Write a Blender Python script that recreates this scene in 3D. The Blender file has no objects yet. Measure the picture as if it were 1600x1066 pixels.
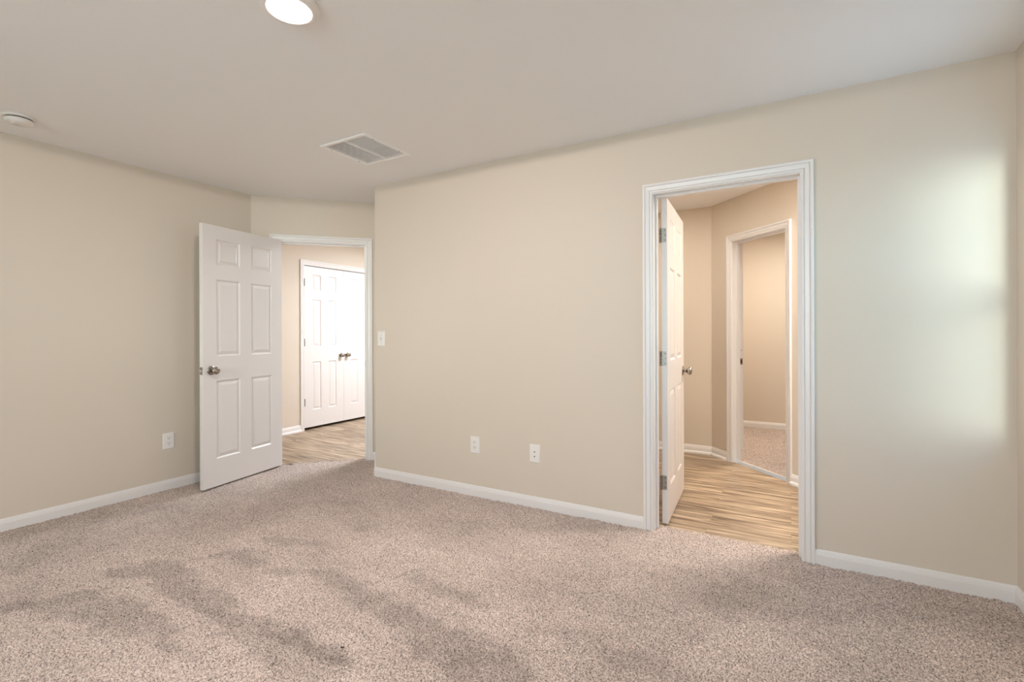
import bpy, math, random
import numpy as np
from mathutils import Matrix, Vector

random.seed(4)
RNG = np.random.default_rng(11)
SC = bpy.context.scene
COL = SC.collection
PI = math.pi

# ------------------------------------------------------------------ camera
EYE, FOCAL, HORIZON, YAW, ROLL = 1.200, 757.35, 520.15, 0.52163, -0.0035
cam_data = bpy.data.cameras.new('camera')
cam = bpy.data.objects.new('camera', cam_data)
COL.objects.link(cam)
right = Vector((math.cos(YAW), math.sin(YAW), 0))
fwd = Vector((-math.sin(YAW), math.cos(YAW), 0))
up = Vector((0, 0, 1))
r2 = right * math.cos(ROLL) + up * math.sin(ROLL)
u2 = up * math.cos(ROLL) - right * math.sin(ROLL)
M = Matrix.Identity(4)
for i in range(3):
    M[i][0], M[i][1], M[i][2] = r2[i], u2[i], -fwd[i]
M[2][3] = EYE
cam.matrix_world = M
cam_data.sensor_width = 36.0
cam_data.lens = FOCAL / 1600 * 36.0
cam_data.shift_y = -(533 - HORIZON) / 1600
cam_data.clip_start = 0.02
SC.camera = cam

# ------------------------------------------------------------------ world, colour, lamps
SC.view_settings.view_transform = 'Standard'
SC.view_settings.look = 'None'
SC.view_settings.gamma = 1
SC.view_settings.use_curve_mapping = False
SC.view_settings.exposure = 0.0
world = bpy.data.worlds.new('sky')
SC.world = world
world.use_nodes = True
_n, _l = world.node_tree.nodes, world.node_tree.links
bg = _n['Background']
bg.inputs[1].default_value = 6.2
_tc = _n.new('ShaderNodeTexCoord')
_sx = _n.new('ShaderNodeSeparateXYZ')
_cr = _n.new('ShaderNodeValToRGB')
_mr = _n.new('ShaderNodeMapRange')
_mr.inputs['From Min'].default_value = -1.0
_l.new(_tc.outputs['Generated'], _sx.inputs[0])
_l.new(_sx.outputs['Z'], _mr.inputs['Value'])
_l.new(_mr.outputs['Result'], _cr.inputs['Fac'])
_l.new(_cr.outputs['Color'], bg.inputs[0])
_e = _cr.color_ramp.elements          # ground, bright trees and haze at the horizon, sky overhead
_e[0].position = 0.20; _e[0].color = (0.24, 0.35, 0.46, 1)
_e[1].position = 0.75; _e[1].color = (0.18, 0.33, 0.52, 1)
for _p, _c in ((0.40, (0.20, 0.33, 0.36)), (0.46, (0.47, 0.79, 0.92)), (0.56, (0.48, 0.79, 0.98))):
    _k = _e.new(_p); _k.color = (*_c, 1)
SC.cycles.use_denoising = True
SC.cycles.max_bounces = 12
SC.cycles.diffuse_bounces = 8
SC.cycles.transparent_max_bounces = 12
SC.cycles.sample_clamp_indirect = 8.0


def area_light(name, loc, rot, sx, sy, power, color, portal=False, shape='RECTANGLE', spread=PI):
    d = bpy.data.lights.new(name, 'AREA')
    d.shape = shape
    d.size = sx
    if shape in ('RECTANGLE', 'ELLIPSE'):
        d.size_y = sy
    d.energy = power
    d.color = color
    d.spread = spread
    o = bpy.data.objects.new(name, d)
    COL.objects.link(o)
    o.location = loc
    o.rotation_euler = rot
    if portal:
        d.cycles.is_portal = True
    return o


H = 2.44                 # ceiling
D = 2.972                # plane of the long wall
L = 4.1855               # left wall at x = -L
R = 0.868                # right wall
FY = -2.4                # wall behind the camera
WOOD_Z = -0.012

# daylight through the windows (openings listed as y0, y1, z0, z1 on the right wall; x0, x1 for the unseen ones added behind the camera)
WIN_RIGHT = [(1.970, 2.884, 0.68, 2.06)]
WIN_FILL = [(-2.25, -1.32, 0.80, 2.18), (-1.22, -0.29, 0.80, 2.18)]
for (a, b, c, d) in WIN_RIGHT:
    area_light('window_portal', (R + 0.16, (a + b) / 2, (c + d) / 2), (0, PI / 2, 0), d - c, b - a, 1, (1, 1, 1), True)
# room fill light shining in through two added, unseen windows behind the camera
for (a, b, c, d) in WIN_FILL:
    area_light('window_fill', ((a + b) / 2, FY - 0.20, (c + d) / 2), (PI / 2, 0, 0), b - a, d - c, 50, (0.88, 1.0, 0.99))
# bright hazy glow low in the sky, slanting in through the right window onto the long wall
_sd = bpy.data.lights.new('haze_glow', 'SUN')
_sd.energy = 1.75
_sd.angle = math.radians(19)
_sd.color = (0.91, 1.0, 0.84)
_so = bpy.data.objects.new('haze_glow', _sd)
COL.objects.link(_so)
_dir = Vector((-math.cos(math.radians(66)), math.sin(math.radians(66)), -math.tan(math.radians(3))))
_so.rotation_euler = _dir.to_track_quat('-Z', 'Y').to_euler()
# ceiling lamps of the rooms beyond the two doorways, and an added lobby fill
area_light('hall_lamp', (-3.70, 4.95, 2.42), (0, 0, 0), 0.7, 0.7, 98, (0.85, 0.92, 1.0), shape='DISK')
area_light('bath_light', (0.58, 3.70, 2.42), (0, 0, 0), 0.40, 0.40, 47, (1.0, 0.95, 0.86), shape='DISK')
area_light('bath_light', (-1.15, 4.15, 2.42), (0, 0, 0), 0.30, 0.30, 11, (1.0, 0.93, 0.82), shape='DISK')  # added fill, evens out the light on the lobby's back wall and ceiling
area_light('closet_lamp', (-0.10, 5.70, 2.42), (0, 0, 0), 0.22, 0.22, 33, (1.0, 0.90, 0.77), shape='DISK')


# ------------------------------------------------------------------ materials
def new_mat(name):
    m = bpy.data.materials.new(name)
    m.use_nodes = True
    return m, m.node_tree.nodes, m.node_tree.links, m.node_tree.nodes['Principled BSDF']


def plain(name, color, rough=0.5, metal=0.0, bump=None, spec=0.5):
    m, n, l, p = new_mat(name)
    p.inputs['Base Color'].default_value = (*color, 1)
    p.inputs['Roughness'].default_value = rough
    p.inputs['Metallic'].default_value = metal
    p.inputs['Specular IOR Level'].default_value = spec
    if bump:
        scale, strength, dist = bump
        tc = n.new('ShaderNodeTexCoord')
        nz = n.new('ShaderNodeTexNoise')
        nz.inputs['Scale'].default_value = scale
        nz.inputs['Detail'].default_value = 3
        bp = n.new('ShaderNodeBump')
        bp.inputs['Strength'].default_value = strength
        bp.inputs['Distance'].default_value = dist
        l.new(tc.outputs['Object'], nz.inputs['Vector'])
        l.new(nz.outputs['Fac'], bp.inputs['Height'])
        l.new(bp.outputs['Normal'], p.inputs['Normal'])
    return m


WALL = plain('beige_wall_paint', (0.66, 0.585, 0.50), 0.55, 0, (160, 0.10, 0.002), 0.25)
CEIL = plain('ceiling_paint', (0.86, 0.86, 0.86), 0.9, 0, (120, 0.15, 0.002), 0.1)
TRIM = plain('white_trim_paint', (0.77, 0.745, 0.735), 0.32, 0, None, 0.5)
DOOR = plain('white_door_paint', (0.735, 0.70, 0.69), 0.36, 0, (300, 0.05, 0.001), 0.5)
PLASTIC = plain('white_plastic', (0.80, 0.775, 0.75), 0.3)
NICKEL = plain('satin_nickel', (0.40, 0.36, 0.32), 0.22, 1.0)
HINGE = plain('nickel_hinge', (0.33, 0.30, 0.27), 0.42, 0.9)
DARKHINGE = plain('dark_nickel_hinge', (0.07, 0.065, 0.06), 0.5, 0.6)
DARK = plain('dark_slot', (0.02, 0.018, 0.016), 0.7)
GREYMETAL = plain('painted_grille_metal', (0.90, 0.89, 0.88), 0.4)
DUCT = plain('duct_lining', (0.40, 0.45, 0.50), 0.8)
VINYL = plain('white_vinyl', (0.8, 0.8, 0.79), 0.35)


def emit(name, color, strength):
    m, n, l, p = new_mat(name)
    p.inputs['Base Color'].default_value = (0.9, 0.88, 0.85, 1)
    p.inputs['Emission Color'].default_value = (*color, 1)
    p.inputs['Emission Strength'].default_value = strength
    p.inputs['Roughness'].default_value = 0.4
    return m


LAMP = emit('lit_diffuser', (1.0, 0.93, 0.84), 5.0)


def glass_mat():
    m, n, l, p = new_mat('window_glass')
    n.remove(p)
    t = n.new('ShaderNodeBsdfTransparent')
    g = n.new('ShaderNodeBsdfGlossy')
    g.inputs['Roughness'].default_value = 0.02
    mx = n.new('ShaderNodeMixShader')
    mx.inputs[0].default_value = 0.06
    l.new(t.outputs[0], mx.inputs[1])
    l.new(g.outputs[0], mx.inputs[2])
    l.new(mx.outputs[0], n['Material Output'].inputs['Surface'])
    return m


def screen_mat():
    m, n, l, p = new_mat('insect_screen')
    p.inputs['Base Color'].default_value = (0.05, 0.055, 0.06, 1)
    t = n.new('ShaderNodeBsdfTransparent')
    mx = n.new('ShaderNodeMixShader')
    mx.inputs[0].default_value = 0.30
    l.new(t.outputs[0], mx.inputs[1])
    l.new(p.outputs[0], mx.inputs[2])
    l.new(mx.outputs[0], n['Material Output'].inputs['Surface'])
    return m


GLASS = glass_mat()
SCREEN = screen_mat()


def carpet_mat():
    m, n, l, p = new_mat('frieze_carpet')
    p.inputs['Roughness'].default_value = 0.95
    p.inputs['Specular IOR Level'].default_value = 0.1
    p.inputs['Sheen Weight'].default_value = 0.15
    tc = n.new('ShaderNodeTexCoord')
    a = n.new('ShaderNodeAttribute'); a.attribute_name = 'nap_light'
    fl = n.new('ShaderNodeTexNoise'); fl.inputs['Scale'].default_value = 165; fl.inputs['Detail'].default_value = 4
    fl.inputs['Roughness'].default_value = 0.8
    l.new(tc.outputs['Object'], fl.inputs['Vector'])
    cr = n.new('ShaderNodeValToRGB')
    e = cr.color_ramp.elements
    e[0].position = 0.385; e[0].color = (0.085, 0.069, 0.064, 1)
    e[1].position = 0.64; e[1].color = (0.83, 0.70, 0.63, 1)
    k = e.new(0.49); k.color = (0.50, 0.405, 0.355, 1)
    l.new(fl.outputs['Fac'], cr.inputs['Fac'])
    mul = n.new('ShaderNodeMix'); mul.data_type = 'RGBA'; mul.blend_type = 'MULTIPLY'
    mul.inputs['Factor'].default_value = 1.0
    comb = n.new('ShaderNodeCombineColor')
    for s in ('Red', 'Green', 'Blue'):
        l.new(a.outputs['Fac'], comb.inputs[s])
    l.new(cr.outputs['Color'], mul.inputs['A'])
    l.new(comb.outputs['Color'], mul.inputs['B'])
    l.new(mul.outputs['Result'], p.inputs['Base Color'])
    return m


CARPET = carpet_mat()


def wood_mat():
    m, n, l, p = new_mat('oak_plank_vinyl')
    p.inputs['Roughness'].default_value = 0.42
    tc = n.new('ShaderNodeTexCoord')
    # planks run along x
    br = n.new('ShaderNodeTexBrick')
    br.offset = 0.37
    br.inputs['Color1'].default_value = (0.30, 0.30, 0.30, 1)
    br.inputs['Color2'].default_value = (0.75, 0.75, 0.75, 1)
    br.inputs['Mortar'].default_value = (0, 0, 0, 1)
    br.inputs['Scale'].default_value = 1.0
    br.inputs['Mortar Size'].default_value = 0.0012
    br.inputs['Brick Width'].default_value = 1.22
    br.inputs['Row Height'].default_value = 0.152
    l.new(tc.outputs['Object'], br.inputs['Vector'])
    mp = n.new('ShaderNodeMapping'); mp.inputs['Scale'].default_value = (1.5, 31, 1)
    l.new(tc.outputs['Object'], mp.inputs['Vector'])
    # shift the grain per plank
    add = n.new('ShaderNodeVectorMath'); add.operation = 'MULTIPLY_ADD'
    l.new(br.outputs['Color'], add.inputs[0])
    add.inputs[1].default_value = (13, 7, 5)
    l.new(mp.outputs['Vector'], add.inputs[2])
    g = n.new('ShaderNodeTexNoise'); g.inputs['Scale'].default_value = 1.4; g.inputs['Detail'].default_value = 7
    g.inputs['Roughness'].default_value = 0.62
    l.new(add.outputs['Vector'], g.inputs['Vector'])
    cr = n.new('ShaderNodeValToRGB')
    e = cr.color_ramp.elements
    e[0].position = 0.32; e[0].color = (0.105, 0.066, 0.040, 1)
    e[1].position = 0.66; e[1].color = (0.66, 0.515, 0.372, 1)
    k = e.new(0.44); k.color = (0.235, 0.163, 0.105, 1)
    k = e.new(0.55); k.color = (0.42, 0.311, 0.211, 1)
    l.new(g.outputs['Fac'], cr.inputs['Fac'])
    # sparse short dark streaks
    mp2 = n.new('ShaderNodeMapping'); mp2.inputs['Scale'].default_value = (3.2, 34, 1)
    l.new(tc.outputs['Object'], mp2.inputs['Vector'])
    s = n.new('ShaderNodeTexNoise'); s.inputs['Scale'].default_value = 1.0; s.inputs['Detail'].default_value = 2
    l.new(mp2.outputs['Vector'], s.inputs['Vector'])
    sr = n.new('ShaderNodeValToRGB')
    e = sr.color_ramp.elements
    e[0].position = 0.62; e[0].color = (1, 1, 1, 1)
    e[1].position = 0.71; e[1].color = (0.34, 0.29, 0.25, 1)
    l.new(s.outputs['Fac'], sr.inputs['Fac'])
    mul = n.new('ShaderNodeMix'); mul.data_type = 'RGBA'; mul.blend_type = 'MULTIPLY'; mul.inputs['Factor'].default_value = 1
    l.new(cr.outputs['Color'], mul.inputs['A']); l.new(sr.outputs['Color'], mul.inputs['B'])
    # plank to plank tone and the seams
    rng = n.new('ShaderNodeMapRange')
    rng.inputs['From Min'].default_value = 0.0; rng.inputs['From Max'].default_value = 0.8
    rng.inputs['To Min'].default_value = 0.80; rng.inputs['To Max'].default_value = 1.10
    l.new(br.outputs['Color'], rng.inputs['Value'])
    comb = n.new('ShaderNodeCombineColor')
    for q in ('Red', 'Green', 'Blue'):
        l.new(rng.outputs['Result'], comb.inputs[q])
    mul2 = n.new('ShaderNodeMix'); mul2.data_type = 'RGBA'; mul2.blend_type = 'MULTIPLY'; mul2.inputs['Factor'].default_value = 1
    l.new(mul.outputs['Result'], mul2.inputs['A']); l.new(comb.outputs['Color'], mul2.inputs['B'])
    l.new(mul2.outputs['Result'], p.inputs['Base Color'])
    bp = n.new('ShaderNodeBump'); bp.inputs['Strength'].default_value = 0.15; bp.inputs['Distance'].default_value = 0.002
    l.new(g.outputs['Fac'], bp.inputs['Height']); l.new(bp.outputs['Normal'], p.inputs['Normal'])
    return m


WOOD = wood_mat()


# ------------------------------------------------------------------ mesh helpers
class MB:
    """collects faces and links them as one mesh object"""
    def __init__(self):
        self.v, self.f, self.s = [], [], []

    def face(self, pts, smooth=False):
        i = len(self.v)
        self.v += [tuple(p) for p in pts]
        self.f.append(tuple(range(i, i + len(pts))))
        self.s.append(smooth)

    def add(self, verts, faces, smooth=False):
        i = len(self.v)
        self.v += [tuple(p) for p in verts]
        for f in faces:
            self.f.append(tuple(i + k for k in f))
            self.s.append(smooth)
        return self

    def box(self, x0, x1, y0, y1, z0, z1):
        v = [(x, y, z) for z in (z0, z1) for y in (y0, y1) for x in (x0, x1)]
        return self.add(v, [(0, 2, 3, 1), (4, 5, 7, 6), (0, 1, 5, 4), (2, 6, 7, 3), (0, 4, 6, 2), (1, 3, 7, 5)])

    def prism(self, poly, z0, z1):
        n = len(poly)
        a = sum(poly[i][0] * poly[(i + 1) % n][1] - poly[(i + 1) % n][0] * poly[i][1] for i in range(n))
        if a < 0:
            poly = poly[::-1]
        v = [(x, y, z0) for x, y in poly] + [(x, y, z1) for x, y in poly]
        f = [tuple(range(n - 1, -1, -1)), tuple(range(n, 2 * n))]
        f += [(i, (i + 1) % n, n + (i + 1) % n, n + i) for i in range(n)]
        return self.add(v, f)

    def plate(self, w, h, t, bevel, y=0.0, cx=0.0, cz=0.0):
        """bevelled wall plate: back on y, front towards -y"""
        a = [(-w / 2, -h / 2), (w / 2, -h / 2), (w / 2, h / 2), (-w / 2, h / 2)]
        b = bevel
        c = [(-w / 2 + b, -h / 2 + b), (w / 2 - b, -h / 2 + b), (w / 2 - b, h / 2 - b), (-w / 2 + b, h / 2 - b)]
        v = [(cx + p, y, cz + q) for p, q in a] + [(cx + p, y - t * 0.35, cz + q) for p, q in a] + [(cx + p, y - t, cz + q) for p, q in c]
        f = [(3, 2, 1, 0), (8, 9, 10, 11)]
        for k in (0, 4):
            f += [(k + i, k + (i + 1) % 4, k + 4 + (i + 1) % 4, k + 4 + i) for i in range(4)]
        return self.add(v, f)

    def lathe(self, prof, axis='y', origin=(0, 0, 0), seg=32, squash=(1, 1), smooth=True):
        """prof: (radius, distance along the axis)"""
        ox, oy, oz = origin
        n = len(prof)
        v = []
        for r, d in prof:
            for k in range(seg):
                a = 2 * PI * k / seg
                p, q = r * math.cos(a) * squash[0], r * math.sin(a) * squash[1]
                if axis == 'y':
                    v.append((ox + p, oy + d, oz + q))
                elif axis == 'x':
                    v.append((ox + d, oy + p, oz + q))
                else:
                    v.append((ox + p, oy + q, oz + d))
        f = []
        for j in range(n - 1):
            for k in range(seg):
                q = (k + 1) % seg
                f.append((j * seg + k, j * seg + q, (j + 1) * seg + q, (j + 1) * seg + k))
        self.add(v, f, smooth)
        i = len(self.v) - n * seg
        for j in (0, n - 1):
            if prof[j][0] > 1e-6:
                self.f.append(tuple(i + j * seg + k for k in range(seg)))
                self.s.append(False)
        return self

    def build(self, name, mat, parent=None, loc=(0, 0, 0), rotz=0.0, fix=True):
        me = bpy.data.meshes.new(name)
        me.from_pydata(self.v, [], self.f)
        me.polygons.foreach_set('use_smooth', self.s)
        me.materials.append(mat)
        me.validate()
        me.update()
        if fix:
            import bmesh
            bm = bmesh.new(); bm.from_mesh(me)
            bmesh.ops.remove_doubles(bm, verts=bm.verts, dist=1e-6)
            bmesh.ops.recalc_face_normals(bm, faces=bm.faces)
            bm.to_mesh(me); bm.free()
        o = bpy.data.objects.new(name, me)
        COL.objects.link(o)
        if parent is not None:
            o.parent = parent
        o.location = loc
        o.rotation_euler = (0, 0, rotz)
        return o


def empty(name, loc=(0, 0, 0), rotz=0.0, parent=None):
    o = bpy.data.objects.new(name, None)
    o.empty_display_size = 0.1
    COL.objects.link(o)
    o.location = loc
    o.rotation_euler = (0, 0, rotz)
    if parent is not None:
        o.parent = parent
    return o


def tag(o, label, cat, group=None, kind=None):
    o['label'] = label
    o['category'] = cat
    if group:
        o['group'] = group
    if kind:
        o['kind'] = kind
    return o


def struct(o, label, cat):
    return tag(o, label, cat, kind='structure')


def wall(name, origin, rotz, length, label, holes=(), T=0.12, z0=-0.03, z1=H, mat=None):
    """room face on local y=0 (room towards -y), openings (u0,u1,z0,z1)"""
    us = sorted({0.0, length} | {h[0] for h in holes} | {h[1] for h in holes})
    zs = sorted({z0, z1} | {max(h[2], z0) for h in holes} | {h[3] for h in holes})

    def solid(i, j):
        if i < 0 or j < 0 or i >= len(us) - 1 or j >= len(zs) - 1:
            return False
        cu, cz = (us[i] + us[i + 1]) / 2, (zs[j] + zs[j + 1]) / 2
        return not any(h[0] < cu < h[1] and h[2] < cz < h[3] for h in holes)
    m = MB()
    for i in range(len(us) - 1):
        for j in range(len(zs) - 1):
            if not solid(i, j):
                continue
            a, b, c, d = us[i], us[i + 1], zs[j], zs[j + 1]
            m.face([(a, 0, c), (b, 0, c), (b, 0, d), (a, 0, d)])
            m.face([(a, T, c), (a, T, d), (b, T, d), (b, T, c)])
            if not solid(i - 1, j):
                m.face([(a, 0, c), (a, 0, d), (a, T, d), (a, T, c)])
            if not solid(i + 1, j):
                m.face([(b, 0, c), (b, T, c), (b, T, d), (b, 0, d)])
            if not solid(i, j - 1):
                m.face([(a, 0, c), (a, T, c), (b, T, c), (b, 0, c)])
            if not solid(i, j + 1):
                m.face([(a, 0, d), (b, 0, d), (b, T, d), (a, T, d)])
    o = m.build(name, mat or WALL, None, origin, rotz)
    struct(o, label, 'wall')
    return o


BASE_PROF = [(0, -0.03), (0.0135, -0.03), (0.0135, 0.046), (0.0115, 0.050), (0.0115, 0.0545), (0.0085, 0.059), (0.0085, 0.0625), (0.0045, 0.071), (0, 0.072)]
SHOE_PROF = [(0.0135, -0.03), (0.030, -0.03), (0.030, 0.000), (0.0275, 0.008), (0.0215, 0.014), (0.0135, 0.0165)]


def sweep(name, path, mat, prof, parent=None, dz=0.0):
    """mitred moulding along a plan polyline; the room lies to the right of the path direction"""
    pts = [Vector((p[0], p[1])) for p in path]
    n = len(pts)
    nor = []
    for i in range(n - 1):
        d = (pts[i + 1] - pts[i]).normalized()
        nor.append(Vector((d.y, -d.x)))
    offs = []
    for i in range(n):
        if i == 0:
            offs.append(nor[0])
        elif i == n - 1:
            offs.append(nor[-1])
        else:
            b = (nor[i - 1] + nor[i])
            offs.append(b / (b.length_squared / 2) if b.length > 1e-6 else nor[i])
    m = MB()
    k = len(prof)
    v = []
    for i in range(n):
        for (o, z) in prof:
            q = pts[i] + offs[i] * o
            v.append((q.x, q.y, z + dz))
    f = []
    for i in range(n - 1):
        for j in range(k):
            q = (j + 1) % k
            f.append((i * k + j, i * k + q, (i + 1) * k + q, (i + 1) * k + j))
    f.append(tuple(range(k)))
    f.append(tuple((n - 1) * k + j for j in range(k)))
    m.add(v, f)
    return m.build(name, mat, parent)


CASING_PROF = [(0, 0), (0, 0.006), (0.003, 0.0085), (0.0105, 0.0085), (0.0115, 0.0045), (0.0145, 0.0045), (0.0165, 0.0100), (0.026, 0.0115),
               (0.036, 0.0130), (0.0375, 0.0090), (0.0400, 0.0090), (0.0425, 0.0150), (0.047, 0.0165), (0.0535, 0.0165), (0.057, 0.0145), (0.057, 0)]


def casing(x0, x1, zt, z0=-0.03):
    """door casing round an opening; x0,x1,zt are its inner edges"""
    m = MB()
    v = []
    for st in range(4):
        for (u, t) in CASING_PROF:
            x = x0 - u if st < 2 else x1 + u
            z = zt + u if st in (1, 2) else z0
            v.append((x, -t, z))
    k = len(CASING_PROF)
    f = []
    for s in range(3):
        for j in range(k):
            q = (j + 1) % k
            f.append((s * k + j, s * k + q, (s + 1) * k + q, (s + 1) * k + j))
    f.append(tuple(range(k)))
    f.append(tuple(3 * k + j for j in range(k)))
    m.add(v, f)
    return m


def door_frame(name, origin, rotz, j0, j1, zt, label, T=0.12, stop_y=None):
    """casing, jamb boards and stop; j0,j1,zt are the jamb faces"""
    root = struct(empty(name, origin, rotz), label, 'door frame')
    casing(j0 - 0.005, j1 + 0.005, zt + 0.005).build('casing', TRIM, root)
    m = MB()
    m.box(j0 - 0.014, j0, 0.0, T, -0.03, zt + 0.014)
    m.box(j1, j1 + 0.014, 0.0, T, -0.03, zt + 0.014)
    m.box(j0, j1, 0.0, T, zt, zt + 0.014)
    m.build('jamb', TRIM, root, fix=False)
    if stop_y is not None:
        a, b = stop_y
        m = MB()
        m.box(j0, j0 + 0.011, a, b, -0.03, zt - 0.011)
        m.box(j1 - 0.011, j1, a, b, -0.03, zt - 0.011)
        m.box(j0, j1, a, b, zt - 0.011, zt)
        m.build('door_stop', TRIM, root, fix=False)
    return root


ROWS = [(0.212, 0.822), (1.012, 1.612), (1.727, 1.927)]     # panel rows of a six panel door, bottom up


def panel_face(m, W, HT, y, s, stile, mullion):
    """one moulded six panel face on plane y; s=-1 faces -y, s=+1 faces +y"""
    pw = (W - 2 * stile - mullion) / 2
    xs = [0, stile, stile + pw, stile + pw + mullion, W - stile, W]
    zs = [0] + [z for r in ROWS for z in r] + [HT]
    rings = [(0, 0), (0.003, 0.002), (0.0105, 0.0095), (0.0155, 0.0095), (0.038, 0.002)]
    for i in range(5):
        for j in range(len(zs) - 1):
            a, b, c, d = xs[i], xs[i + 1], zs[j], zs[j + 1]
            if i in (1, 3) and j in (1, 3, 5):
                prev = None
                for (ins, dep) in rings:
                    yy = y - s * dep
                    cur = [(a + ins, yy, c + ins), (b - ins, yy, c + ins), (b - ins, yy, d - ins), (a + ins, yy, d - ins)]
                    if prev:
                        for k in range(4):
                            m.face([prev[k], prev[(k + 1) % 4], cur[(k + 1) % 4], cur[k]])
                    prev = cur
                m.face(prev)
            else:
                m.face([(a, y, c), (b, y, c), (b, y, d), (a, y, d)])


def door_slab(W, HT, T, parent, stile=0.112, mullion=0.106):
    m = MB()
    panel_face(m, W, HT, -T / 2, -1, stile, mullion)
    panel_face(m, W, HT, T / 2, 1, stile, mullion)
    xs = [0, stile, W - stile, W]
    t = T / 2
    m.face([(0, -t, 0), (0, -t, HT), (0, t, HT), (0, t, 0)])
    m.face([(W, -t, 0), (W, t, 0), (W, t, HT), (W, -t, HT)])
    m.face([(0, -t, 0), (0, t, 0), (W, t, 0), (W, -t, 0)])
    m.face([(0, -t, HT), (W, -t, HT), (W, t, HT), (0, t, HT)])
    o = m.build('door_leaf', DOOR, parent, fix=False)
    return o


KNOB_PROF = [(0.0115, 0.0), (0.0105, 0.012), (0.0115, 0.021), (0.0185, 0.027), (0.0262, 0.034), (0.0296, 0.042), (0.0293, 0.049), (0.0262, 0.056), (0.0185, 0.061), (0.009, 0.0632), (0.0, 0.0637)]
ROSE_PROF = [(0.0355, 0.0), (0.0355, 0.0035), (0.033, 0.0065), (0.022, 0.0085), (0.012, 0.0095), (0.0, 0.0097)]


def doorknob(parent, x, z, y, s, scale=1.0, label=None):
    """knob on the face at y pointing s along local y"""
    k = MB().lathe([(r * scale, s * (d * scale + 0.006)) for r, d in KNOB_PROF], 'y', (x, y, z)).build('doorknob', NICKEL, parent)
    MB().lathe([(r * scale, s * d * scale) for r, d in ROSE_PROF], 'y', (x, y, z)).build('rosette', NICKEL, k)
    if label:
        k['label'] = label
    return k


def hinge(parent, z, y_pin, T, leaf_on_edge=True, h=0.089):
    """butt hinge on the hinge edge x=0, pin at y_pin (outside the slab)"""
    s = 1 if y_pin > 0 else -1
    m = MB()
    if leaf_on_edge:
        # leaf let into the edge, rounded outer corners
        a, b, r = s * (T / 2 + 0.009), -s * (T / 2 - 0.006), 0.006
        sg = 1 if b > a else -1
        poly = [(a, -h / 2), (b - sg * r, -h / 2)]
        for q in range(1, 4):
            t = PI / 2 * q / 4
            poly.append((b - sg * r + sg * r * math.sin(t), -h / 2 + r - r * math.cos(t)))
        poly += [(b, -h / 2 + r), (b, h / 2 - r)]
        for q in range(1, 4):
            t = PI / 2 * q / 4
            poly.append((b - sg * r + sg * r * math.cos(t), h / 2 - r + r * math.sin(t)))
        poly += [(b - sg * r, h / 2), (a, h / 2)]
        n = len(poly)
        v = [(-0.0015, p, z + q) for p, q in poly] + [(0.0004, p, z + q) for p, q in poly]
        m.add(v, [tuple(range(n)), tuple(range(n, 2 * n))] + [(i, (i + 1) % n, n + (i + 1) % n, n + i) for i in range(n)])
    o = m.build('hinge', HINGE, parent) if leaf_on_edge else None
    b = MB()
    for k in range(5):
        z0 = z - h / 2 + k * h / 5
        b.lathe([(0.0062, z0 + 0.0006), (0.0062, z0 + h / 5 - 0.0006)], 'z', (-0.003, y_pin, 0), 14)
    b.lathe([(0.0028, z - h / 2 - 0.004), (0.0028, z + h / 2 + 0.004)], 'z', (-0.003, y_pin, 0), 10)
    if o is None:
        return b.build('hinge', DARKHINGE, parent)
    b.build('hinge_barrel', HINGE, o)
    # jamb leaf seen end-on, swung square to the leaf on the door
    MB().box(-0.0200, -0.0185, min(y_pin, y_pin + s * 0.002) - 0.010, max(y_pin, y_pin + s * 0.002) - 0.0, z - h / 2, z + h / 2) if False else None
    for (yy, zz) in ((-s * 0.002, 0.03), (-s * 0.006, 0.0), (-s * 0.002, -0.03)):
        MB().lathe([(0.0032, -0.0019), (0.0032, -0.0014)], 'x', (0, yy, z + zz), 12).build('screw', DARK, o)
    return o


# ------------------------------------------------------------------ shell of the rooms
P1 = (-3.0405, D)                       # outside corner of the long wall
P2 = (-3.4270, 3.3585)                  # where the short return meets the angled wall
CORNER = (-L, 2.6005)
S2 = math.sqrt(0.5)
A0, A1 = 0.214, 0.980                   # bedroom door jambs along the angled wall
B0, B1 = -0.719, 0.045                  # bath door jambs (x)
JH = 2.036
C0, C1 = 0.290, 0.904                   # closet door jambs along the far angled wall
KINK = (-0.675, 5.130)
HX = -5.25                              # hall wall with the double doors

wall('wall_back', (P1[0], D, 0), 0, R + 0.15 - P1[0], 'long beige wall with the open doorway on its right half',
     [(B0 - 0.014 - P1[0], B1 + 0.014 - P1[0], -1, JH + 0.014)])
wall('wall_return', (P2[0], P2[1], 0), -PI / 4, math.dist(P1, P2), 'narrow beige return between the long wall and the angled door wall')
wall('wall_angled', (*CORNER, 0), PI / 4, 1.19, 'angled beige wall around the left doorway', [(A0 - 0.014, A1 + 0.014, -1, JH + 0.014)])
wall('wall_left', (-L, FY, 0), PI / 2, CORNER[1] - FY, 'plain beige wall on the left behind the open six panel door')
wall('wall_right', (R, D, 0), -PI / 2, D - FY + 0.15, 'beige wall at the right edge of the room with tall windows',
     [(D - b, D - a, c, d) for (a, b, c, d) in WIN_RIGHT], T=0.15)
wall('wall_front', (R + 0.15, FY, 0), PI, R + 0.30 + L, 'beige wall behind the camera with two added windows for fill light',
     [(R + 0.15 - b, R + 0.15 - a, c, d) for (a, b, c, d) in WIN_FILL], T=0.15)
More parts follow.
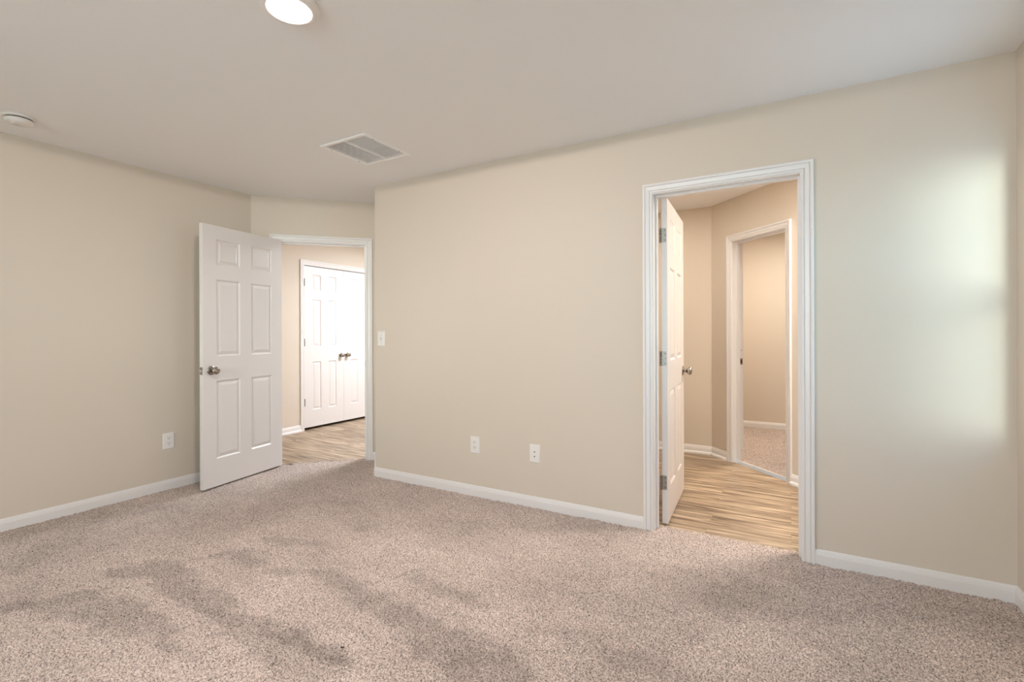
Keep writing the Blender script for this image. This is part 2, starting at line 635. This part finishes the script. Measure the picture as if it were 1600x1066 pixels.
# hall beyond the left doorway
DY0, DY1 = 3.944, 5.172                 # double door jambs (y)
wall('wall_hall', (HX, 2.25, 0), PI / 2, 4.8, 'cream hall wall with the white double doors, seen through the left doorway',
     [(DY0 - 0.014 - 2.25, DY1 + 0.014 - 2.25, -1, 2.055 + 0.014)])
wall('wall_hall_south', (-4.31, 2.25, 0), PI, 1.06, 'end wall of the hall behind the bedroom')
wall('wall_hall_north', (HX - 0.12, 7.05, 0), 0, 2.6, 'far end wall of the hall')
wall('wall_hall_east', (-2.9, 7.05, 0), -PI / 2, 7.05 - D - 0.12, 'hall wall facing the double doors')
m = MB()
m.box(HX - 0.66, HX - 0.62, DY0 - 0.1, DY1 + 0.1, -0.03, H)
m.box(HX - 0.62, HX - 0.12, DY0 - 0.1, DY0 - 0.06, -0.03, H)
m.box(HX - 0.62, HX - 0.12, DY1 + 0.06, DY1 + 0.1, -0.03, H)
struct(m.build('wall_linen', WALL), 'inside walls of the shut hall closet', 'wall')
# small lobby beyond the right doorway and the closet behind it
wall('wall_lobby', (-1.75, KINK[1], 0), 0, KINK[0] + 1.75, 'tan lobby wall behind the open bath door')
wall('wall_lobby_left', (-1.75, D + 0.12, 0), PI / 2, KINK[1] - D, 'left end wall of the lobby behind the open door')
wall('wall_lobby_angled', (*KINK, 0), -PI / 4, 2.45, 'angled tan lobby wall with the cased closet opening', [(C0 - 0.014, C1 + 0.014, -1, JH + 0.014)])
wall('wall_lobby_right', (1.02, 4.2, 0), -PI / 2, 1.1, 'right end wall of the lobby')
wall('wall_closet_back', (-0.95, 6.835, 0), 0, 2.6, 'tan back wall of the carpeted closet')
wall('wall_closet_left', (-0.83, 5.25, 0), PI / 2, 1.585, 'left wall of the carpeted closet')
wall('wall_closet_right', (1.55, 6.835, 0), -PI / 2, 3.8, 'right wall of the carpeted closet')

# ceiling slab over all the rooms, with the opening of the return air grille
GX0, GX1, GY0, GY1 = -2.668, -2.305, 2.168, 2.533
m = MB()
X0, X1, Y0, Y1 = -6.0, 1.8, FY - 0.2, 7.3
for (a, b, c, d) in ((X0, GX0, Y0, Y1), (GX1, X1, Y0, Y1), (GX0, GX1, Y0, GY0), (GX0, GX1, GY1, Y1)):
    m.face([(a, c, H), (a, d, H), (b, d, H), (b, c, H)])
    m.face([(a, c, H + 0.1), (b, c, H + 0.1), (b, d, H + 0.1), (a, d, H + 0.1)])
for (a, b, c, d) in ((GX0, GX1, GY0, GY0), (GX0, GX1, GY1, GY1), (GX0, GX0, GY0, GY1), (GX1, GX1, GY0, GY1), (X0, X1, Y0, Y0), (X0, X1, Y1, Y1), (X0, X0, Y0, Y1), (X1, X1, Y0, Y1)):
    m.face([(a, c, H), (b, d, H), (b, d, H + 0.1), (a, c, H + 0.1)])
struct(m.build('ceiling', CEIL, fix=False), 'flat pale grey painted ceiling', 'ceiling')

m = MB().prism([(HX - 0.7, 2.2), (-4.2, 2.2), (-4.2, 2.72), (-3.3, 3.62), (-2.9, 3.3), (-2.9, 7.1), (HX - 0.7, 7.1)], -0.06, WOOD_Z)
struct(m.build('floor_hall', WOOD), 'light oak plank floor of the hall through the left doorway', 'wood floor')
m = MB().prism([(-1.8, D + 0.09), (1.05, D + 0.09), (1.05, 3.4), (KINK[0], KINK[1] + 0.04), (-1.8, KINK[1] + 0.04)], -0.06, WOOD_Z)
struct(m.build('floor_lobby', WOOD), 'light oak plank floor of the lobby through the right doorway', 'wood floor')


# ------------------------------------------------------------------ carpet
def value_noise(X, Y, cell, seed):
    r = np.random.default_rng(seed)
    g = r.random((512, 512))
    u, v = X / cell + 200.3, Y / cell + 200.7
    i, j = np.floor(u).astype(int), np.floor(v).astype(int)
    a, b = u - i, v - j
    a, b = a * a * (3 - 2 * a), b * b * (3 - 2 * b)
    i %= 511; j %= 511
    return (g[i, j] * (1 - a) * (1 - b) + g[i + 1, j] * a * (1 - b) + g[i, j + 1] * (1 - a) * b + g[i + 1, j + 1] * a * b)


def seg_dist(X, Y, p, q):
    dx, dy = q[0] - p[0], q[1] - p[1]
    t = np.clip(((X - p[0]) * dx + (Y - p[1]) * dy) / (dx * dx + dy * dy), 0, 1)
    return np.hypot(X - p[0] - t * dx, Y - p[1] - t * dy), p[2] + t * (q[2] - p[2])


# carpet marks, most of them brushed by the vacuum cleaner: points (x, y, half width) and how much darker each one is
NAP_LIGHT_MARKS = [([(-3.0, 0.76, 0.05), (-2.81, 0.9, 0.11), (-2.44, 0.97, 0.085), (-1.96, 0.98, 0.03)], 0.23),
             ([(-2.96, 1.1, 0.05), (-2.79, 1.24, 0.10), (-2.31, 1.24, 0.07), (-1.85, 1.22, 0.055), (-1.45, 1.21, 0.05)], 0.23),
             ([(-2.75, 1.41, 0.03), (-2.62, 1.56, 0.065), (-2.39, 1.55, 0.045)], 0.23),
             ([(-2.29, 1.56, 0.04), (-1.94, 1.62, 0.05), (-1.56, 1.57, 0.085), (-1.21, 1.49, 0.085), (-0.91, 1.48, 0.11)], 0.22),
             ([(-1.99, 1.12, 0.03), (-1.7, 1.15, 0.08), (-1.45, 1.15, 0.09)], 0.18),
             ([(-1.66, 1.85, 0.05), (-1.38, 1.8, 0.06), (-1.13, 1.79, 0.04)], 0.18),
             ([(-2.63, 1.78, 0.07), (-2.35, 1.86, 0.05)], 0.18),
             ([(-2.31, 2.11, 0.06), (-2.23, 2.2, 0.04)], 0.17),
             ([(-3.52, 0.87, 0.12), (-3.82, 1.35, 0.09), (-3.79, 1.73, 0.07)], 0.12),
             ([(-0.86, 1.74, 0.05), (-0.47, 1.74, 0.08)], 0.12),
             ([(-0.27, 2.37, 0.1), (-0.02, 2.74, 0.07)], 0.08), ([(0.50, 2.35, 0.20), (-0.05, 1.95, 0.26)], -0.12)]  # faint streak deepens the jamb's shadow; last patch is brightness painted into the carpet


def carpet_patch(name, x0, x1, y0, y1, step, inside, seed, marks=()):
    nx, ny = int((x1 - x0) / step) + 1, int((y1 - y0) / step) + 1
    xs, ys = np.linspace(x0, x1, nx), np.linspace(y0, y1, ny)
    X, Y = np.meshgrid(xs, ys, indexing='ij')
    r = np.random.default_rng(seed)
    w = r.random(X.shape)
    tuft = (w + 0.5 * (np.roll(w, 1, 0) + np.roll(w, 1, 1)) * 0.6) / 1.6
    Z = -0.004 + 0.011 * (tuft - 0.5) + 0.006 * (value_noise(X, Y, 0.013, seed + 1) - 0.5) + 0.006 * (value_noise(X, Y, 0.11, seed + 2) - 0.5)
    XX = X + (r.random(X.shape) - 0.5) * step * 0.8
    YY = Y + (r.random(X.shape) - 0.5) * step * 0.8
    wx = X + 0.09 * (value_noise(X, Y, 0.22, seed + 3) - 0.5) + 0.06 * (value_noise(X, Y, 0.06, seed + 4) - 0.5)
    wy = Y + 0.07 * (value_noise(X, Y, 0.22, seed + 5) - 0.5) + 0.06 * (value_noise(X, Y, 0.06, seed + 6) - 0.5)
    nap_light = np.ones_like(X)
    nap_light += 0.20 * (value_noise(X, Y, 0.33, seed + 7) - 0.5) + 0.12 * (value_noise(X, Y * 1.6, 0.11, seed + 8) - 0.5)
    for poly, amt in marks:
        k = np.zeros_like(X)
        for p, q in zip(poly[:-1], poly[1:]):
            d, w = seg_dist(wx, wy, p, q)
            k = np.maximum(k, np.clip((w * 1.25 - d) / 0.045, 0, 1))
        nap_light -= amt * k * (0.75 + 0.5 * value_noise(X, Y, 0.05, seed + 9))
    ok = inside((X[:-1, :-1] + X[1:, 1:]) / 2, (Y[:-1, :-1] + Y[1:, 1:]) / 2)
    idx = np.arange(nx * ny).reshape(nx, ny)
    quads = np.stack([idx[:-1, :-1], idx[1:, :-1], idx[1:, 1:], idx[:-1, 1:]], -1)[ok]
    used, inv = np.unique(quads, return_inverse=True)
    quads = inv.reshape(-1, 4)
    co = np.stack([XX.ravel()[used], YY.ravel()[used], Z.ravel()[used]], -1)
    me = bpy.data.meshes.new(name)
    me.vertices.add(len(co))
    me.vertices.foreach_set('co', co.ravel().astype(np.float32))
    me.loops.add(quads.size)
    me.loops.foreach_set('vertex_index', quads.ravel().astype(np.int32))
    me.polygons.add(len(quads))
    me.polygons.foreach_set('loop_start', np.arange(0, quads.size, 4, dtype=np.int32))
    me.polygons.foreach_set('use_smooth', np.ones(len(quads), dtype=bool))
    me.update(calc_edges=True)
    at = me.attributes.new('nap_light', 'FLOAT', 'POINT')
    at.data.foreach_set('value', nap_light.ravel()[used].astype(np.float32))
    me.materials.append(CARPET)
    o = bpy.data.objects.new(name, me)
    COL.objects.link(o)
    return o


def in_bedroom(x, y):
    room = (y < D + 0.02) & (x > -L - 0.01) & (x < R + 0.01) & ((y < D) | (x > P1[0])) & (y - x < 6.786 + 0.02)
    alcove = (y > D - 0.1) & (x + y < P1[0] + P1[1] + 0.02) & (y - x < 6.786 + 0.085 + 0.02 * np.sin(x * 9)) & (x > -L)
    sill = (y > D - 0.1) & (y < D + 0.105) & (x > B0 - 0.01) & (x < B1 + 0.01)
    return room | alcove | sill


floor = struct(carpet_patch('floor', -4.21, 0.90, 0.0, 3.47, 0.0046, in_bedroom, 21, NAP_LIGHT_MARKS), 'speckled pinkish beige frieze carpet of the bedroom', 'carpet')
rear = carpet_patch('floor_rear', -4.21, 0.90, FY - 0.02, 0.0046, 0.02, lambda x, y: x > -99, 31)
struct(rear, 'beige carpet of the bedroom behind the camera', 'carpet')
closet_floor = carpet_patch('floor_closet', -0.85, 1.6, 3.3, 6.86, 0.0085, lambda x, y: x + y > KINK[0] + KINK[1] + 0.065, 41)
struct(closet_floor, 'beige carpet inside the small closet', 'carpet')
m = MB().prism([(-4.3, FY - 0.1), (1.0, FY - 0.1), (1.0, D + 0.02), (P1[0], D + 0.02), (-3.4, 3.4), (-4.3, 2.55)], -0.06, -0.024)
struct(m.build('floor_underlay', CARPET), 'floor slab under the bedroom carpet', 'floor')
m = MB().prism([(-0.9, 5.5), (1.6, 3.0), (1.6, 6.9), (-0.9, 6.9)], -0.06, -0.024)
struct(m.build('floor_closet_slab', CARPET), 'floor slab under the closet carpet', 'floor')

# ------------------------------------------------------------------ baseboards
def wpt(s):
    return (CORNER[0] + s * S2, CORNER[1] + s * S2)


def base(name, path, label, shoe=False, dz=0.0):
    o = sweep(name, path, TRIM, BASE_PROF, None, dz)
    struct(o, label, 'baseboard')
    if shoe:
        sweep('shoe_moulding', path, TRIM, SHOE_PROF, o, dz)
    return o


base('baseboard_left', [(-L, FY), CORNER, wpt(A0 - 0.062)], 'white baseboard along the left wall')
base('baseboard_back', [wpt(A1 + 0.062), P2, P1, (B0 - 0.062, D)], 'white baseboard along the long wall left of the right doorway')
base('baseboard_right', [(B1 + 0.062, D), (R, D), (R, FY)], 'white baseboard from the right doorway into the right corner')
base('baseboard_front', [(R, FY), (-L, FY)], 'white baseboard on the wall behind the camera')
base('baseboard_hall', [(HX, 2.25), (HX, DY0 - 0.062)], 'white baseboard in the hall left of the double doors', True, -0.002)
base('baseboard_hall_far', [(HX, DY1 + 0.062), (HX, 7.05)], 'white baseboard in the hall past the double doors', True, -0.002)


def cpt(t, off=0.0):
    return (KINK[0] + t * S2 - off * S2, KINK[1] - t * S2 - off * S2)


base('baseboard_lobby', [(-1.75, KINK[1]), KINK, cpt(C0 - 0.062)], 'white baseboard in the lobby left of the closet opening', True, -0.002)
base('baseboard_lobby_right', [cpt(C1 + 0.062), cpt(2.38)], 'white baseboard in the lobby right of the closet opening', True, -0.002)
base('baseboard_closet', [(-0.83, 5.4), (-0.83, 6.835), (1.55, 6.835)], 'white baseboard at the back of the carpeted closet')

# ------------------------------------------------------------------ door frames
fa = door_frame('trim_1', (*CORNER, 0), PI / 4, A0, A1, JH, 'white casing around the left doorway to the hall', stop_y=(0.040, 0.072))
fb = door_frame('trim_2', (0, D, 0), 0, B0, B1, JH, 'white casing around the right doorway to the lobby', stop_y=(0.045, 0.078))
fc = door_frame('trim_3', (*KINK, 0), -PI / 4, C0, C1, JH, 'white casing of the closet opening seen through the right doorway', stop_y=(0.045, 0.078))
fd = door_frame('trim_4', (HX, 0, 0), PI / 2, DY0, DY1, 2.055, 'white casing of the double doors in the hall')
# strike plates
sp = MB().box(A1 - 0.0012, A1 + 0.0006, 0.004, 0.030, 0.885, 0.945).build('strike_plate', NICKEL, fa)
sp = MB().box(C0 - 0.0006, C0 + 0.0014, 0.084, 0.112, 0.895, 0.953).build('strike_plate', NICKEL, fc)
sp['label'] = 'nickel strike plate with a dark hole'
MB().box(C0 + 0.0012, C0 + 0.0020, 0.091, 0.105, 0.908, 0.940).build('latch_hole', DARK, sp)
for z in (1.03, 0.096):
    MB().lathe([(0.004, 0.0), (0.004, 0.0012)], 'x', (C0, 0.098, z), 12).build('screw_hole', DARK, fc)
# floor transition at the closet
m = MB()
m.box(C0, C1, 0.048, 0.066, -0.03, 0.004)
m.box(C0, C1, 0.068, 0.074, -0.03, -0.009)
tr = m.build('trim_5', TRIM, None, (*KINK, 0), -PI / 4, fix=False)
struct(tr, 'thin white threshold strip across the closet opening', 'threshold')

# ------------------------------------------------------------------ doors
T = 0.035
# bedroom door, swung back towards the left wall; origin = hinge edge
ang = math.radians(-79.9)
d1 = Vector((math.cos(ang), math.sin(ang)))
n1 = Vector((-d1.y, d1.x))
hp = Vector((-3.996, 2.768)) - n1 * (T / 2)
door1 = struct(empty('door_1', (hp.x, hp.y, 0.012), ang), 'white six panel door standing open in front of the left wall', 'door')
door_slab(0.762, 2.032, T, door1)
doorknob(door1, 0.762 - 0.068, 0.905, T / 2, 1)
doorknob(door1, 0.762 - 0.068, 0.905, -T / 2, -1)
lp = MB().box(0.7612, 0.7632, -0.0125, 0.0125, 0.905 - 0.0285, 0.905 + 0.0285).build('latch_plate', NICKEL, door1)
m = MB()
m.prism([(0.7632, -0.007), (0.776, -0.007), (0.7632, 0.007)], 0.905 - 0.009, 0.905 + 0.009)
m.build('latch_bolt', NICKEL, lp)
for z in (0.255, 1.03, 1.80):
    hinge(door1, z, -T / 2 - 0.005, T)

# bath door, open square into the lobby
ang = math.radians(93.26)
d2 = Vector((math.cos(ang), math.sin(ang)))
n2 = Vector((-d2.y, d2.x))
hp = Vector((-0.6647, 3.0984)) + n2 * (T / 2)
door2 = struct(empty('door_2', (hp.x, hp.y, 0.006), ang), 'white six panel door open into the lobby, its hinge edge in view', 'door')
door_slab(0.762, 2.032, T, door2)
doorknob(door2, 0.762 - 0.068, 0.905, -T / 2, -1)
doorknob(door2, 0.762 - 0.068, 0.905, T / 2, 1)
MB().box(0.7612, 0.7632, -0.0125, 0.0125, 0.905 - 0.0285, 0.905 + 0.0285).build('latch_plate', NICKEL, door2)
for z in (0.255, 1.03, 1.80):
    hinge(door2, z, T / 2 + 0.006, T)

# double doors of the hall closet: local x along +y of the room, front towards local -y
LW = (DY1 - DY0 - 0.008) / 2
for nm, x0, flip, lab in (('door_3', DY0 + 0.003, 1, 'left leaf of the white double doors in the hall, three dark hinges on its left edge'),
                          ('door_4', DY1 - 0.003, -1, 'right leaf of the white double doors in the hall, cut off by the door frame')):
    r = struct(empty(nm, (HX - T / 2 - 0.002, x0, 0.020), PI / 2 if flip == 1 else -PI / 2), lab, 'door')
    door_slab(LW, 2.026, T, r, 0.118, 0.112)
    y = -T / 2 if flip == 1 else T / 2
    doorknob(r, LW - 0.050, 0.888, y, -1 if flip == 1 else 1, 0.9)
    for z in (0.318, 1.068, 1.820):
        hinge(r, z, y + (-0.006 if flip == 1 else 0.006), T, leaf_on_edge=False)


# ------------------------------------------------------------------ electrical plates
def outlet(name, loc, rotz, label, group=None):
    t = tag(empty(name, loc, rotz), label, 'outlet', group)
    MB().plate(0.079, 0.124, 0.0065, 0.004).build('cover_plate', PLASTIC, t)
    for dz in (0.0195, -0.0195):
        m = MB()
        ring = []
        for k in range(24):
            a = 2 * PI * k / 24
            ring.append((max(-0.0165, min(0.0165, 0.0178 * math.cos(a))), max(-0.0135, min(0.0135, 0.0178 * math.sin(a)))))
        v = [(p, -0.0060, dz + q) for p, q in ring] + [(p, -0.0085, dz + q) for p, q in ring]
        n = 24
        m.add(v, [tuple(range(n)), tuple(range(n, 2 * n))] + [(i, (i + 1) % n, n + (i + 1) % n, n + i) for i in range(n)])
        rc = m.build('receptacle', PLASTIC, t)
        for sx, w, h in ((-0.0065, 0.0030, 0.0095), (0.0065, 0.0030, 0.0085)):
            MB().box(sx - w / 2, sx + w / 2, -0.0088, -0.0083, dz + 0.001, dz + 0.001 + h).build('slot', DARK, rc)
        MB().lathe([(0.0028, -0.0088), (0.0028, -0.0083)], 'y', (0, 0, dz - 0.0075), 12).build('slot', DARK, rc)
    MB().lathe([(0.0028, -0.0072), (0.0028, -0.0060)], 'y', (0, 0, 0), 12).build('screw', PLASTIC, t)
    return t


outlet('wall_outlet', (-2.0255, D, 0.371), 0, 'white double power outlet on the long wall, left of the jack plate')
outlet('wall_outlet', (-L, 1.930, 0.371), PI / 2, 'white double power outlet on the left wall beside the open door')

t = tag(empty('jack_plate', (-1.5285, D, 0.3675), 0), 'white wall plate with two small dark round jacks on the long wall', 'wall plate')
MB().plate(0.079, 0.124, 0.0065, 0.004).build('cover_plate', PLASTIC, t)
for dz in (0.0125, -0.0185):
    j = MB().lathe([(0.0072, -0.0060), (0.0072, -0.0085), (0.0062, -0.0095), (0.0062, -0.0095)], 'y', (0, 0, dz), 20).build('jack', PLASTIC, t)
    MB().lathe([(0.0046, -0.0099), (0.0046, -0.0092)], 'y', (0, 0, dz), 16).build('socket_hole', DARK, j)
for dz in (0.046, -0.046):
    MB().lathe([(0.0028, -0.0072), (0.0028, -0.0060)], 'y', (0, 0, dz), 12).build('screw', PLASTIC, t)

t = tag(empty('light_switch', (-2.969, D, 1.154), 0), 'white toggle light switch on the long wall beside the left doorway', 'light switch')
MB().plate(0.079, 0.124, 0.0065, 0.004).build('cover_plate', PLASTIC, t)
MB().box(-0.0055, 0.0055, -0.0072, -0.0060, -0.012, 0.012).build('toggle_slot', plain('switch_slot', (0.45, 0.43, 0.41), 0.6), t)
m = MB()
m.add([(-0.004, -0.007, 0.006), (0.004, -0.007, 0.006), (0.004, -0.007, -0.008), (-0.004, -0.007, -0.008),
       (-0.0034, -0.019, -0.005), (0.0034, -0.019, -0.005), (0.0034, -0.0165, -0.012), (-0.0034, -0.0165, -0.012)],
      [(0, 1, 2, 3), (4, 5, 6, 7), (0, 1, 5, 4), (1, 2, 6, 5), (2, 3, 7, 6), (3, 0, 4, 7)])
m.build('toggle', PLASTIC, t)
for dz in (0.030, -0.030):
    MB().lathe([(0.003, -0.0074), (0.003, -0.0060)], 'y', (0, 0, dz), 12).build('screw', plain('switch_screw', (0.55, 0.53, 0.50), 0.4), t)

# ------------------------------------------------------------------ ceiling fixtures
t = tag(empty('ceiling_light', (-1.634, 1.168, H)), 'lit round white flush light on the ceiling', 'ceiling light')
MB().lathe([(0.107, 0.0), (0.107, -0.006), (0.103, -0.014), (0.094, -0.0215), (0.082, -0.0235), (0.0785, -0.0215), (0.0785, -0.010)], 'z', seg=64).build('trim_ring', PLASTIC, t)
dif = MB().lathe([(0.0795, -0.012), (0.0785, -0.0225), (0.072, -0.0270), (0.060, -0.0305), (0.03, -0.032), (0.0, -0.0325)], 'z', seg=64).build('diffuser', LAMP, t)
dif['label'] = 'glowing diffuser'
area_light('ceiling_lamp', (-1.628, 1.168, H - 0.034), (0, 0, 0), 0.18, 0.18, 19, (1.0, 0.905, 0.866), shape='DISK')
_pd = bpy.data.lights.new('ceiling_lamp', 'SPOT')       # the domed diffuser also throws light sideways
_pd.energy = 60
_pd.color = (1.0, 0.905, 0.866)
_pd.spot_size = math.radians(180)
_pd.spot_blend = 0.0
_pd.shadow_soft_size = 0.05
_po = bpy.data.objects.new('ceiling_lamp', _pd)
COL.objects.link(_po)
_po.location = (-1.634, 1.168, H - 0.036)

t = tag(empty('smoke_detector', (-3.812, 0.998, H)), 'round white smoke detector on the ceiling near the left wall', 'smoke detector')
MB().lathe([(0.074, 0.0), (0.074, -0.006), (0.071, -0.010), (0.066, -0.011), (0.0, -0.011)], 'z', seg=48).build('base', PLASTIC, t)
gp = MB().lathe([(0.057, -0.011), (0.057, -0.0165)], 'z', seg=48).build('vent_gap', DARK, t)
gp['label'] = 'dark vent gap around the cover'
cv = MB().lathe([(0.060, -0.0165), (0.0610, -0.020), (0.060, -0.028), (0.055, -0.036), (0.048, -0.0395), (0.0, -0.041)], 'z', seg=48).build('cover', PLASTIC, t)
MB().lathe([(0.017, -0.0385), (0.017, -0.0425), (0.014, -0.0435), (0.0, -0.0435)], 'z', (0.010, -0.018, 0), 24).build('test_button', PLASTIC, cv)

GC = ((GX0 + GX1) / 2, (GY0 + GY1) / 2)
t = tag(empty('air_vent', (GC[0], GC[1], H)), 'square louvred return air grille in the ceiling', 'vent')
hw, hi = 0.2055, 0.1800
m = MB()
prof = [(hw, 0.0), (hw, -0.007), (hw - 0.003, -0.009), (hw - 0.008, -0.007), (hi + 0.003, -0.006), (hi, -0.004), (hi, 0.006)]
v = []
for (r, z) in prof:
    v += [(-r, -r, z), (r, -r, z), (r, r, z), (-r, r, z)]
f = []
for j in range(len(prof) - 1):
    for k in range(4):
        q = (k + 1) % 4
        f.append((j * 4 + k, j * 4 + q, (j + 1) * 4 + q, (j + 1) * 4 + k))
m.add(v, f)
m.build('frame', GREYMETAL, t)
m = MB()
n = 25
for k in range(n):
    y = -hi + (k + 0.5) * 2 * hi / n
    for (a, b) in ((-hi, -0.006), (0.006, hi)):
        m.add([(a, y - 0.0018, -0.0004), (b, y - 0.0018, -0.0004), (b, y + 0.0016, -0.0036), (a, y + 0.0016, -0.0036),
               (a, y - 0.0010, 0.0002), (b, y - 0.0010, 0.0002), (b, y + 0.0024, -0.0030), (a, y + 0.0024, -0.0030)],
              [(0, 1, 2, 3), (7, 6, 5, 4), (0, 1, 5, 4), (2, 3, 7, 6), (0, 3, 7, 4), (1, 2, 6, 5)])
m.build('louvres', GREYMETAL, t)
m = MB()
m.box(-0.006, 0.006, -hi, hi, -0.0045, 0.006)
m.build('center_bar', GREYMETAL, t)
m = MB()
b = hi + 0.0015
m.face([(-b, -b, 0.09), (b, -b, 0.09), (b, b, 0.09), (-b, b, 0.09)])
for (p, q) in (((-b, -b), (b, -b)), ((b, -b), (b, b)), ((b, b), (-b, b)), ((-b, b), (-b, -b))):
    m.face([(*p, 0.004), (*q, 0.004), (*q, 0.09), (*p, 0.09)])
m.build('duct', DUCT, t, fix=False)
for sx in (-0.12, 0.12):
    for sy in (-1, 1):
        MB().lathe([(0.004, -0.0085), (0.004, -0.0065)], 'z', (sy * 0.192, sx, 0), 12).build('screw', HINGE, t)


tag(MB().prism([(-0.007, -0.0013), (0.005, -0.0017), (0.007, 0.0008), (-0.003, 0.0015)], 0.0, 0.004).build('lint', DARK, None, (-1.485, 1.278, 0.001), 0.5),
    'tiny dark fleck of lint lying on the carpet', 'lint')


# ------------------------------------------------------------------ windows
def window(name, origin, rotz, W, HT, label):
    """double-hung vinyl window; origin = lower left corner of the opening on the room face, local y into the wall"""
    t = struct(empty(name, origin, rotz), label, 'window')
    m = MB()
    a, b = 0.080, 0.145
    m.box(0, 0.03, a, b, 0, HT); m.box(W - 0.03, W, a, b, 0, HT)
    m.box(0.03, W - 0.03, a, b, 0, 0.03); m.box(0.03, W - 0.03, a, b, HT - 0.03, HT)
    m.build('window_frame', VINYL, t, fix=False)
    mid = HT / 2
    for nm, z0, z1, y in (('lower_sash', 0.03, mid + 0.03, 0.085), ('upper_sash', mid - 0.03, HT - 0.03, 0.112)):
        m = MB()
        w = 0.040
        m.box(0.03, 0.03 + w, y, y + 0.024, z0, z1); m.box(W - 0.03 - w, W - 0.03, y, y + 0.024, z0, z1)
        m.box(0.03 + w, W - 0.03 - w, y, y + 0.024, z0, z0 + w); m.box(0.03 + w, W - 0.03 - w, y, y + 0.024, z1 - w, z1)
        s = m.build(nm, VINYL, t, fix=False)
        MB().box(0.03 + w, W - 0.03 - w, y + 0.010, y + 0.014, z0 + w, z1 - w).build('pane', GLASS, s)
    m = MB()
    m.face([(0.03, 0.142, 0.03), (W - 0.03, 0.142, 0.03), (W - 0.03, 0.142, mid), (0.03, 0.142, mid)])
    m.build('insect_screen', SCREEN, t, fix=False)
    MB().box(0.001, W - 0.001, -0.004, 0.08, 0.0, 0.012).build('window_sill', TRIM, t)
    return t


k = 0
for (a, b, c, d) in WIN_RIGHT:
    k += 1
    window('window_%d' % k, (R, b, c), -PI / 2, b - a, d - c, 'tall double-hung window in the right wall close to the corner')
for (a, b, c, d) in WIN_FILL:  # unseen windows, added to carry the fill light
    k += 1
    window('window_%d' % k, (b, FY, c), PI, b - a, d - c, ('left unseen window added behind the camera for fill light', 'right unseen window added behind the camera for fill light')[k - 2])
